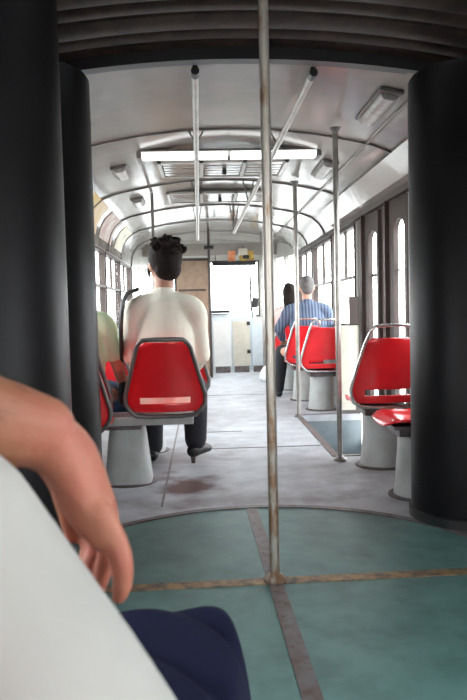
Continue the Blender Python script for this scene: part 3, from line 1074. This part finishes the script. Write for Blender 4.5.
# ------------------------------------------------------------------ people
def hand(mb, wrist, dirv, up, s=1.0, curl=0.5, side=1):
    """palm, four unequal fingers and a thumb; dirv along the hand, up = back of the hand"""
    d = Vector(dirv).normalized(); u = Vector(up); u = (u - d * u.dot(d)).normalized(); a = d.cross(u) * side
    W = Vector(wrist)
    mb.chain([W - d * 0.01 * s, W + d * 0.05 * s, W + d * 0.09 * s], [(0.026 * s, 0.02 * s), (0.038 * s, 0.015 * s), (0.038 * s, 0.012 * s)], wide=a)
    for i, (o, l) in enumerate(((0.03, 0.07), (0.01, 0.08), (-0.011, 0.074), (-0.031, 0.058))):
        b = W + d * (0.085 - 0.003 * abs(i - 1)) * s + a * o * s
        p1 = b + (d * math.cos(curl * 0.6) - u * math.sin(curl * 0.6)) * l * 0.45 * s
        p2 = p1 + (d * math.cos(curl * 1.5) - u * math.sin(curl * 1.5)) * l * 0.3 * s
        p3 = p2 + (d * math.cos(curl * 2.2) - u * math.sin(curl * 2.2)) * l * 0.25 * s
        mb.chain([b - d * 0.02 * s, b, p1, p2, p3], [0.0095 * s, 0.0095 * s, 0.0088 * s, 0.008 * s, 0.007 * s], n=8, sub=3)
    b = W + d * 0.03 * s + a * 0.03 * s
    mb.chain([b, b + (d * 0.6 + a * 0.75 - u * 0.2) * 0.035 * s, b + (d * 0.9 + a * 0.6 - u * 0.4) * 0.062 * s], [0.013 * s, 0.011 * s, 0.009 * s], n=8, sub=3)


def seated_person(name, label, loc, rz, s, shirt, legs_m, hair_m, hair, sleeve='long', turn=0.0, legs=None, wide=1.0, shirt_low=0.44, arms=None, heels=False):
    V = lambda x, y, z: Vector((x * s, y * s, z * s))
    hipz = 0.40 / s + 0.105
    H = hipz
    kz = max(0.48, min(H, 0.52))
    L = legs or {-1: ((-0.12, 0.44, kz), (-0.12, 0.46, 0.085), (-0.12, 0.60, 0.03)), 1: ((0.12, 0.44, kz), (0.12, 0.46, 0.085), (0.12, 0.60, 0.03))}
    SH = H + 0.50
    A = arms or {}
    arm = {}
    for q in (-1, 1):
        arm[q] = A.get(q, ((q * 0.235 * wide, 0.03, H + 0.24), (q * 0.17, 0.27, H + 0.13)))
    sh = lambda q: V(q * 0.165 * wide, 0.0, SH - 0.05)
    hd = V(0, 0.035, SH + 0.205)
    R = Matrix.Rotation(turn, 4, 'Z')
    hp = lambda x, y, z: hd + R @ V(x, y, z)
    # body: one continuous surface
    mb = MB()
    X = (1, 0, 0)
    mb.chain([V(0, 0.02, H), V(0, 0.015, H + 0.17), V(0, 0.01, H + 0.36), V(0, 0, SH - 0.01)],
             [(0.15 * s * wide, 0.11 * s), (0.13 * s * wide, 0.10 * s), (0.15 * s * wide, 0.105 * s), (0.12 * s * wide, 0.07 * s)], wide=X, n=20)
    mb.chain([V(0, 0.0, SH - 0.04), V(0, 0.01, SH + 0.06), hp(0, -0.01, -0.06)], [0.062 * s, 0.053 * s, 0.053 * s])
    mb.ellipsoid(hd, (0.074 * s, 0.094 * s, 0.112 * s), R)
    mb.ellipsoid(hp(0, 0.028, -0.062), (0.052 * s, 0.058 * s, 0.052 * s), R)                       # jaw
    mb.chain([hp(0, 0.088, 0.02), hp(0, 0.108, -0.02), hp(0, 0.100, -0.032)], [0.010 * s, 0.015 * s, 0.012 * s], n=8, sub=3)   # nose
    for q in (-1, 1):
        mb.ellipsoid(hp(q * 0.078, -0.004, -0.008), (0.012 * s, 0.022 * s, 0.034 * s), R)            # ears
        mb.chain([hp(q * 0.012, 0.086, 0.032), hp(q * 0.05, 0.078, 0.034)], [0.009 * s, 0.008 * s], n=8, sub=3)   # brow
        el, wr_ = V(*arm[q][0]), V(*arm[q][1])
        mb.chain([sh(q), (sh(q) + el) / 2, el], [0.055 * s, 0.047 * s, 0.038 * s])
        mb.chain([el, el * 0.6 + wr_ * 0.4, wr_], [0.038 * s, 0.037 * s, 0.026 * s])
        hand(mb, wr_, wr_ - el, (0, 0, 1), s, 0.5, -q)
        kn, an, toe = (V(*p) for p in L[q])
        mb.chain([V(q * 0.085, 0.03, H), kn], [0.08 * s, 0.055 * s])
        mb.chain([kn, kn * 0.65 + an * 0.35, an], [0.054 * s, 0.05 * s, 0.035 * s])
        mb.chain([an - V(0, 0.02, 0.02), (an + toe) / 2, toe], [0.032 * s, 0.03 * s, 0.026 * s])
    body = mb.organic(name, M_skin, None, 0.0085, 4)
    tag(body, label, 'person')
    body.location = loc
    body.rotation_euler = (0, 0, rz)
    # face details
    mb = MB()
    for q in (-1, 1):
        mb = MB(); mb.ellipsoid(hp(q * 0.031, 0.081, 0.014), (0.013 * s, 0.009 * s, 0.009 * s), R, 10, 8)
        mb.build('eye', M_eye, body, smooth=True)
    mb = MB(); mb.ellipsoid(hp(0, 0.088, -0.066), (0.024 * s, 0.008 * s, 0.008 * s), R, 12, 8); mb.build('mouth', M_lip, body, smooth=True)
    # shirt
    mb = MB()
    mb.chain([V(0, 0.02, H - 0.03), V(0, 0.01, H + 0.12), V(0, 0.0, H + 0.32), V(0, -0.005, SH - 0.035)],
             [(0.178 * s * wide, 0.135 * s), (0.16 * s * wide, 0.128 * s), (0.172 * s * wide, 0.13 * s), (0.135 * s * wide, 0.085 * s)], wide=X, n=24)
    mb.chain([V(0, 0, SH - 0.03), V(0, 0.005, SH + 0.032)], [(0.085 * s, 0.075 * s), (0.066 * s, 0.066 * s)], wide=X)
    for q in (-1, 1):
        el, wr_ = V(*arm[q][0]), V(*arm[q][1])
        s0 = sh(q)
        end = el if sleeve != 'short' else s0 * 0.30 + el * 0.70
        mb.chain([V(q * 0.05, 0, SH + 0.0), s0, (s0 + end) / 2, end], [0.055 * s, 0.068 * s, 0.062 * s, 0.056 * s])
        if sleeve == 'long':
            mb.chain([el, el * 0.5 + wr_ * 0.5, wr_ * 0.9 + el * 0.1], [0.058 * s, 0.05 * s, 0.042 * s])
    mb.organic('shirt', shirt, body, 0.010, 5)
    # trousers and shoes
    mb = MB()
    mb.chain([V(0, 0.02, H + 0.05), V(0, 0.03, H - 0.01)], [(0.165 * s * wide, 0.125 * s), (0.165 * s * wide, 0.12 * s)], wide=X)
    for q in (-1, 1):
        kn, an, toe = (V(*p) for p in L[q])
        mb.chain([V(q * 0.09, 0.03, H), V(q * 0.1, 0.2, H), kn], [0.1 * s, 0.092 * s, 0.072 * s])
        mb.chain([kn, kn * 0.6 + an * 0.4, an + V(0, 0, 0.01)], [0.076 * s, 0.074 * s, 0.067 * s])
    mb.organic('trousers', legs_m, body, 0.010, 5)
    for q in (-1, 1):
        kn, an, toe = (V(*p) for p in L[q])
        mb = MB()
        dxy = (toe - an); dxy.z = 0; dxy.normalize()
        hl = an - dxy * 0.03 * s
        z0 = toe.z - 0.03 * s
        mb.chain([Vector((hl.x, hl.y, z0 + 0.04 * s)), Vector((an.x, an.y, z0 + 0.045 * s)) + dxy * 0.05 * s, Vector((toe.x, toe.y, z0 + 0.032 * s))], [(0.04 * s, 0.04 * s), (0.044 * s, 0.04 * s), (0.034 * s, 0.026 * s)], wide=Vector((-dxy.y, dxy.x, 0)))
        sho = mb.organic('shoe', M_blackp, body, 0.008, 3)
        if heels and q == 1:
            MB().lathe([(0.012, 0.0), (0.02, z0 + 0.02)], (hl.x, hl.y, -loc[2] + 0.001), 12).build('heel', M_strip, sho)
    # hair
    mb = MB()
    if hair == 'up':
        mb.ellipsoid(hp(0, -0.024, 0.03), (0.094 * s, 0.100 * s, 0.104 * s), R)
        mb.ellipsoid(hp(0, -0.055, -0.03), (0.076 * s, 0.062 * s, 0.066 * s), R)
        random.seed(12)
        for i in range(46):
            a_ = random.uniform(-PI, PI); t_ = random.uniform(0.15, 1.2)
            dv = Vector((math.sin(t_) * math.cos(a_), math.sin(t_) * math.sin(a_) * 0.9 - 0.25, math.cos(t_)))
            if dv.y > 0.55:
                continue
            b0 = hd + R @ (Vector((dv.x * 0.085, dv.y * 0.09 - 0.03, dv.z * 0.09 + 0.03)) * s)
            tw = Vector((random.uniform(-1, 1), random.uniform(-0.6, 0.3), random.uniform(-0.7, 0.5))) * 0.03 * s
            mb.chain([b0, b0 + R @ dv * 0.018 * s + tw * 0.4, b0 + R @ dv * 0.022 * s + tw], [0.019 * s, 0.015 * s, 0.007 * s], n=6, sub=3)
        for q in (-1, 1):
            mb.chain([hp(q * 0.074, 0.02, 0.0), hp(q * 0.082, 0.012, -0.045), hp(q * 0.08, 0.0, -0.08)], [0.012 * s, 0.01 * s, 0.006 * s], n=6, sub=3)
    elif hair == 'long':
        mb.ellipsoid(hp(0, -0.015, 0.022), (0.090 * s, 0.102 * s, 0.108 * s), R)
        mb.chain([hp(0, -0.05, 0.03), hp(0, -0.08, -0.10), hp(0.0, -0.085, -0.22)], [(0.088 * s, 0.06 * s), (0.098 * s, 0.05 * s), (0.07 * s, 0.03 * s)], wide=R @ Vector((1, 0, 0)))
    else:
        mb.ellipsoid(hp(0, -0.013, 0.024), (0.080 * s, 0.093 * s, 0.098 * s), R)
        mb.ellipsoid(hp(0, -0.055, -0.03), (0.062 * s, 0.045 * s, 0.055 * s), R)
    h = mb.organic('hair', hair_m, body, 0.007, 3)
    return body


w_legs = {-1: ((-0.12, 0.42, 0.46), (-0.125, 0.50, 0.085), (-0.125, 0.63, 0.03)), 1: ((0.15, 0.38, 0.46), (0.145, 0.40, 0.13), (0.215, 0.50, 0.065))}
woman = seated_person('person', 'person in a cream shirt with dark pinned-up hair, seen from behind on the left seat', (-0.222, 4.155, 0), 0, 1.09,
                      M_cream, M_dark, M_hair, 'up', turn=math.radians(28), legs=w_legs, wide=0.95, heels=True,
                      arms={-1: ((-0.182, 0.05, 0.68), (-0.14, 0.27, 0.58)), 1: ((0.187, 0.05, 0.68), (0.14, 0.28, 0.58))})
mint = seated_person('person', 'person in a pale green T-shirt at far left, mostly hidden by the dark column', (-0.74, 4.19, 0), 0, 0.96,
                     M_mint, M_jean, M_hair, 'short', sleeve='short', arms={1: ((0.235, 0.05, 0.70), (0.24, 0.26, 0.56))},
                     legs={-1: ((-0.12, 0.44, 0.5), (-0.12, 0.46, 0.085), (-0.12, 0.60, 0.03)), 1: ((0.19, 0.42, 0.5), (0.18, 0.44, 0.085), (0.18, 0.58, 0.03))})
man = seated_person('person', 'grey-haired person in a blue striped shirt, seen from behind on the right', (1.15, 7.60, 0), 0, 1.03,
                    M_blue, M_dark, M_grey, 'short', wide=1.16,
                    legs={-1: ((-0.24, 0.36, 0.50), (-0.30, 0.30, 0.085), (-0.34, 0.42, 0.03)), 1: ((0.05, 0.42, 0.50), (0.06, 0.44, 0.085), (0.06, 0.58, 0.03))},
                    arms={-1: ((-0.30, 0.06, 0.76), (-0.24, 0.27, 0.64)), 1: ((0.235, 0.06, 0.74), (0.15, 0.28, 0.64))})
lady = seated_person('person', 'person with long dark hair and a pale top, in front of the man in blue', (1.09, 8.64, 0), 0, 0.98,
                     M_pink, M_jean, M_hair, 'long', sleeve='short')

# shoulder bag of the woman in cream
sb = tag(empty('shoulder_bag', (-0.475, 4.36, 0.41)), 'black shoulder bag with a thick strap at the left side of the person in cream', 'bag')
mb = MB()
mb.chain([(-0.03, 0.06, 0.04), (-0.03, 0.06, 0.17)], [(0.10, 0.035), (0.085, 0.03)], wide=(0, 1, 0), n=16)
mb.build('body', M_blackp, sb, smooth=True)
st = [at(p_, q_, d_) - Vector((-0.475, 4.36, 0.41)) for p_, q_, d_ in ((136, 290, 4.16), (129, 293, 4.12), (124, 300, 4.08), (121.5, 314, 4.06), (121, 330, 4.08), (121.5, 346, 4.14), (122, 362, 4.26), (122.5, 376, 4.36))]
mb = MB(); mb.chain(st, [(0.027, 0.013)] * 8, wide=(0, 1, 0), n=10); mb.build('strap', M_blackp, sb, smooth=True)

# white carrier bag on the floor
q = atz(270, 381, 0)
wb = tag(empty('carrier_bag', (q.x, q.y, 0)), 'white carrier bag standing on the aisle floor near the front', 'bag')
mb = MB()
random.seed(3)
rings = []
for z, rx, ry in ((0.002, 0.11, 0.08), (0.04, 0.14, 0.10), (0.12, 0.135, 0.095), (0.19, 0.09, 0.06), (0.23, 0.04, 0.03)):
    rings.append([(rx * math.cos(2 * PI * i / 20) * random.uniform(0.9, 1.1), ry * math.sin(2 * PI * i / 20) * random.uniform(0.9, 1.1), z) for i in range(20)])
mb.rings(rings); mb.build('sack', M_bag, wb, smooth=True)
mb = MB(); mb.tube([(-0.03, 0, 0.215), (-0.05, 0, 0.27), (0, 0, 0.30), (0.05, 0, 0.27), (0.03, 0, 0.215)], 0.007, 8); mb.build('handle', M_bag, wb, smooth=True)

# ------------------------------------------------------------------ foreground: passenger's leg and arm, navy cloth
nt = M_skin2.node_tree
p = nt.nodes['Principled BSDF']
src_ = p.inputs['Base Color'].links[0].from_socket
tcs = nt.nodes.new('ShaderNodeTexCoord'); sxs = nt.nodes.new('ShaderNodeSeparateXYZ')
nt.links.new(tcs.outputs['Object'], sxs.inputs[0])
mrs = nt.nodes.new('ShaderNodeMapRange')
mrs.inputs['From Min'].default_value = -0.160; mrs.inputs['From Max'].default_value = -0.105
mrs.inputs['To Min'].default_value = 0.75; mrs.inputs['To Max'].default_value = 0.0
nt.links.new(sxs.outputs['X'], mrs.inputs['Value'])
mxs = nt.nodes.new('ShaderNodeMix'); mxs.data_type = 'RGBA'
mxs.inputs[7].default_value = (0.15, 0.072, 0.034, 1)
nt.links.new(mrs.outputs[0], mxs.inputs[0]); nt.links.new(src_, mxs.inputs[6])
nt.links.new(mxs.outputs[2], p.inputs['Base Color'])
bn = tag(empty('bench_seat', (-0.30, 0.05, 0)), 'bench seat under the passenger in light trousers', 'seat')
mb = MB(); mb.box(-0.5, 0.52, -0.28, 0.62, 0.42, 0.46); mb.build('seat_board', M_red, bn, bevel=0.015)
mb = MB(); mb.box(-0.4, 0.42, -0.18, 0.30, 0.001, 0.4195); mb.build('box_base', M_ped, bn)

HIP = Vector((-0.40, 0.02, 0.58))
KN = at(-86, 552, 0.50)
AN = at(150, 905, 0.42)
K2 = Vector((-0.55, 0.48, 0.58)); A2 = Vector((-0.55, 0.46, 0.10))
SHD = Vector((-0.33, -0.06, 1.12)); SHL = Vector((-0.66, -0.06, 1.12))
EL = Vector((-0.37, 0.36, 0.99))
ELB = at(-150, 392, 0.50)
WR = at(38, 430, 0.585)


def hpt(px, py, y):
    return at(px, py, y)


mb = MB()
# hidden trunk, legs and head beyond the frame
mb.chain([HIP + Vector((-0.09, 0, 0)), Vector((-0.495, -0.02, 0.80)), Vector((-0.495, -0.05, 1.08))], [(0.15, 0.11), (0.14, 0.1), (0.14, 0.08)], wide=(1, 0, 0), n=18)
mb.chain([Vector((-0.495, -0.05, 1.10)), Vector((-0.495, -0.03, 1.24))], [0.06, 0.055])
mb.ellipsoid((-0.495, -0.01, 1.34), (0.078, 0.097, 0.115))
mb.chain([(-0.495, 0.08, 1.36), (-0.495, 0.10, 1.32)], [0.01, 0.015], n=8, sub=3)
for q in (-1, 1):
    mb.ellipsoid((-0.495 + q * 0.08, -0.015, 1.33), (0.012, 0.022, 0.034))
mb.chain([SHL, (-0.74, 0.06, 0.88), (-0.62, 0.30, 0.70)], [0.055, 0.042, 0.03])
hand(mb, (-0.62, 0.30, 0.70), (0.3, 1, -0.2), (0, 0, 1), 1.0, 0.4, 1)
mb.chain([HIP, KN], [0.07, 0.05]); mb.chain([KN, AN], [0.05, 0.04])
mb.chain([HIP + Vector((-0.18, 0, 0)), K2, A2], [0.07, 0.055, 0.04])
mb.chain([AN, AN + Vector((0.04, 0.03, -0.06))], [0.035, 0.03])
mb.chain([A2, A2 + Vector((0, 0.14, -0.06))], [0.035, 0.03])
# upper arm and forearm
mb.chain([SHD, (SHD + ELB) / 2 + Vector((-0.02, 0, 0)), ELB], [0.055, 0.05, 0.042])
mb.chain([ELB, at(-50, 412, 0.54), at(0, 424, 0.567), WR], [(0.042, 0.044), (0.040, 0.041), (0.0365, 0.038), (0.031, 0.0335)])
# hand hanging over the knee: little finger nearest to the camera
mb.chain([WR - Vector((0.01, 0, 0)), at(64, 452, 0.60), at(92, 500, 0.605)], [(0.033, 0.029), (0.037, 0.025), (0.036, 0.019)], wide=(0, 1, 0), n=16)
mb.chain([at(60, 458, 0.595), at(88, 510, 0.590), at(103, 535, 0.583)], [0.021, 0.019, 0.014])       # little-finger side of the palm
mb.chain([at(62, 440, 0.625), at(95, 495, 0.635), at(106, 520, 0.64)], [0.018, 0.016, 0.013])
# fingers: little, ring, middle, index (knuckle, middle joint, end joint, tip)
mb.chain([at(98, 512, 0.582), at(114, 540, 0.580), at(122, 565, 0.578), at(122, 584, 0.577), at(119, 597, 0.576)], [0.0135, 0.0112, 0.0103, 0.0088, 0.0068], n=12)
mb.chain([at(97, 512, 0.606), at(107, 545, 0.609), at(103, 570, 0.612), at(99, 588, 0.613)], [0.0120, 0.0096, 0.0086, 0.0066], n=12)
mb.chain([at(95, 510, 0.630), at(98, 545, 0.635), at(90, 565, 0.638), at(86, 577, 0.639)], [0.0115, 0.0094, 0.0084, 0.0066], n=12)
mb.chain([at(92, 508, 0.650), at(94, 535, 0.653), at(87, 558, 0.655), at(84, 570, 0.656)], [0.0120, 0.0100, 0.0088, 0.0070], n=12)
mb.chain([at(58, 460, 0.635), at(64, 490, 0.648), at(70, 515, 0.655), at(73, 535, 0.658)], [0.014, 0.0125, 0.011, 0.0085], n=12)   # thumb
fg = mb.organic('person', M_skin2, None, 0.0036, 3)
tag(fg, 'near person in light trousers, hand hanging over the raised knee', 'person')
# fine dark hair on the forearm
random.seed(5)
cand = [v_ for v_ in fg.data.vertices if v_.co.x > ELB.x and v_.co.x < WR.x - 0.005 and abs(v_.co.z - (ELB.z + (WR.z - ELB.z) * (v_.co.x - ELB.x) / (WR.x - ELB.x))) < 0.06 and 0.42 < v_.co.y < 0.68]
mb = MB()
axis = (WR - ELB).normalized()
for v_ in random.sample(cand, min(420, len(cand))):
    nrm = v_.normal
    if nrm.z < -0.1:
        continue
    dv = (axis * 0.8 + nrm * 0.35 + Vector((random.uniform(-0.3, 0.3), random.uniform(-0.3, 0.3), random.uniform(-0.5, 0.2)))).normalized()
    ln_ = random.uniform(0.007, 0.014)
    mb.tube([v_.co - nrm * 0.001, v_.co + dv * ln_ * 0.5, v_.co + dv * ln_ - nrm * 0.001], [0.00022, 0.00018, 0.00006], 3)
hr_ = mb.build('arm_hair', M_hair, fg)
hr_['kind'] = 'stuff'
mb = MB()
mb.chain([HIP + Vector((-0.09, 0.0, 0.06)), HIP + Vector((-0.09, 0, 0))], [(0.19, 0.13), (0.19, 0.115)], wide=(1, 0, 0), n=18)
mb.chain([HIP, (HIP + KN) / 2 + Vector((0, 0, 0.01)), KN], [0.105, 0.10, 0.090])
mb.chain([KN, KN * 0.55 + AN * 0.45, AN], [0.090, 0.088, 0.080], n=20)
mb.chain([HIP + Vector((-0.18, 0, 0)), K2, A2 + Vector((0, 0, 0.05))], [0.10, 0.085, 0.07])
mb.organic('trousers', M_trous, fg, 0.007, 5)
mb = MB()
mb.chain([Vector((-0.495, -0.01, 0.64)), Vector((-0.495, -0.03, 0.85)), Vector((-0.495, -0.055, 1.08))], [(0.185, 0.14), (0.185, 0.135), (0.16, 0.09)], wide=(1, 0, 0), n=20)
for a_, b_ in ((SHD, (SHD * 0.35 + ELB * 0.65)), (SHL, Vector((-0.72, 0.03, 0.93)))):
    mb.chain([a_ + (Vector((-0.495, -0.055, 1.1)) - a_) * 0.6, a_, b_], [0.07, 0.072, 0.062])
mb.organic('shirt', mat('red_shirt', (0.5, 0.03, 0.03), 0.8), fg, 0.011, 4)
mb = MB(); mb.ellipsoid((-0.495, -0.025, 1.362), (0.084, 0.10, 0.105)); mb.organic('hair', M_hair, fg, 0.008, 3)
for a_ in (AN + Vector((0.03, -0.04, -0.05)), A2 + Vector((0, 0.04, -0.045))):
    mb = MB(); mb.chain([a_ - Vector((0.0, 0.06, 0)), a_ + Vector((0, 0.06, -0.004)), a_ + Vector((0.01, 0.13, -0.012))], [(0.044, 0.042), (0.045, 0.04), (0.036, 0.03)], wide=(1, 0, 0)); mb.organic('shoe', M_blackp, fg, 0.008, 3)

# navy cloth lying on the front of the bench
nv = MB()
NY0, NY1 = 0.60, 0.98
nx, ny = 80, 64
x0, x1 = -0.20, 0.046
ZT = 0.626
top = []
for j in range(ny + 1):
    v = j / ny
    row = []
    for i in range(nx + 1):
        u = i / nx
        y_ = 0.40 + 0.52 * v ** 0.8
        x_ = x0 + (x1 - x0) * u
        ex = min(u * (x1 - x0), (1 - u) * (x1 - x0)); ey = min(v, 1 - v) * 0.45
        rnd = (1 - math.exp(-ex / 0.010)) * (1 - math.exp(-ey / 0.010))
        w_ = (1.0 - v) * 1.3 - 0.55 * u * u
        f = 0.009 * math.sin(19 * w_ + 1.0) + 0.003 * math.sin(37 * w_ + 2 * u + 1.3)
        z_ = 0.475 + (ZT - 0.475 - 0.02 * (1 - u) ** 3) * rnd + f * rnd * min(1, (1 - v) * 5) - 0.05 * (1 - v) * rnd
        x_ += 0.006 * math.sin(9 * v + 1)
        row.append(nv.bm.verts.new((x_, y_, z_)))
    top.append(row)
bot = [[nv.bm.verts.new((v_.co.x, v_.co.y, 0.462)) for v_ in row] for row in top]
for j in range(ny):
    for i in range(nx):
        nv.bm.faces.new((top[j][i], top[j][i + 1], top[j + 1][i + 1], top[j + 1][i]))
        nv.bm.faces.new((bot[j][i], bot[j + 1][i], bot[j + 1][i + 1], bot[j][i + 1]))
for i in range(nx):
    nv.bm.faces.new((top[0][i], bot[0][i], bot[0][i + 1], top[0][i + 1]))
    nv.bm.faces.new((top[ny][i], top[ny][i + 1], bot[ny][i + 1], bot[ny][i]))
for j in range(ny):
    nv.bm.faces.new((top[j][0], top[j + 1][0], bot[j + 1][0], bot[j][0]))
    nv.bm.faces.new((top[j][nx], bot[j][nx], bot[j + 1][nx], top[j + 1][nx]))
nvo = nv.build('folded_cloth', M_navy, smooth=True)
tag(nvo, 'folded navy blue cloth beside the light trousers at the bottom', 'cloth')
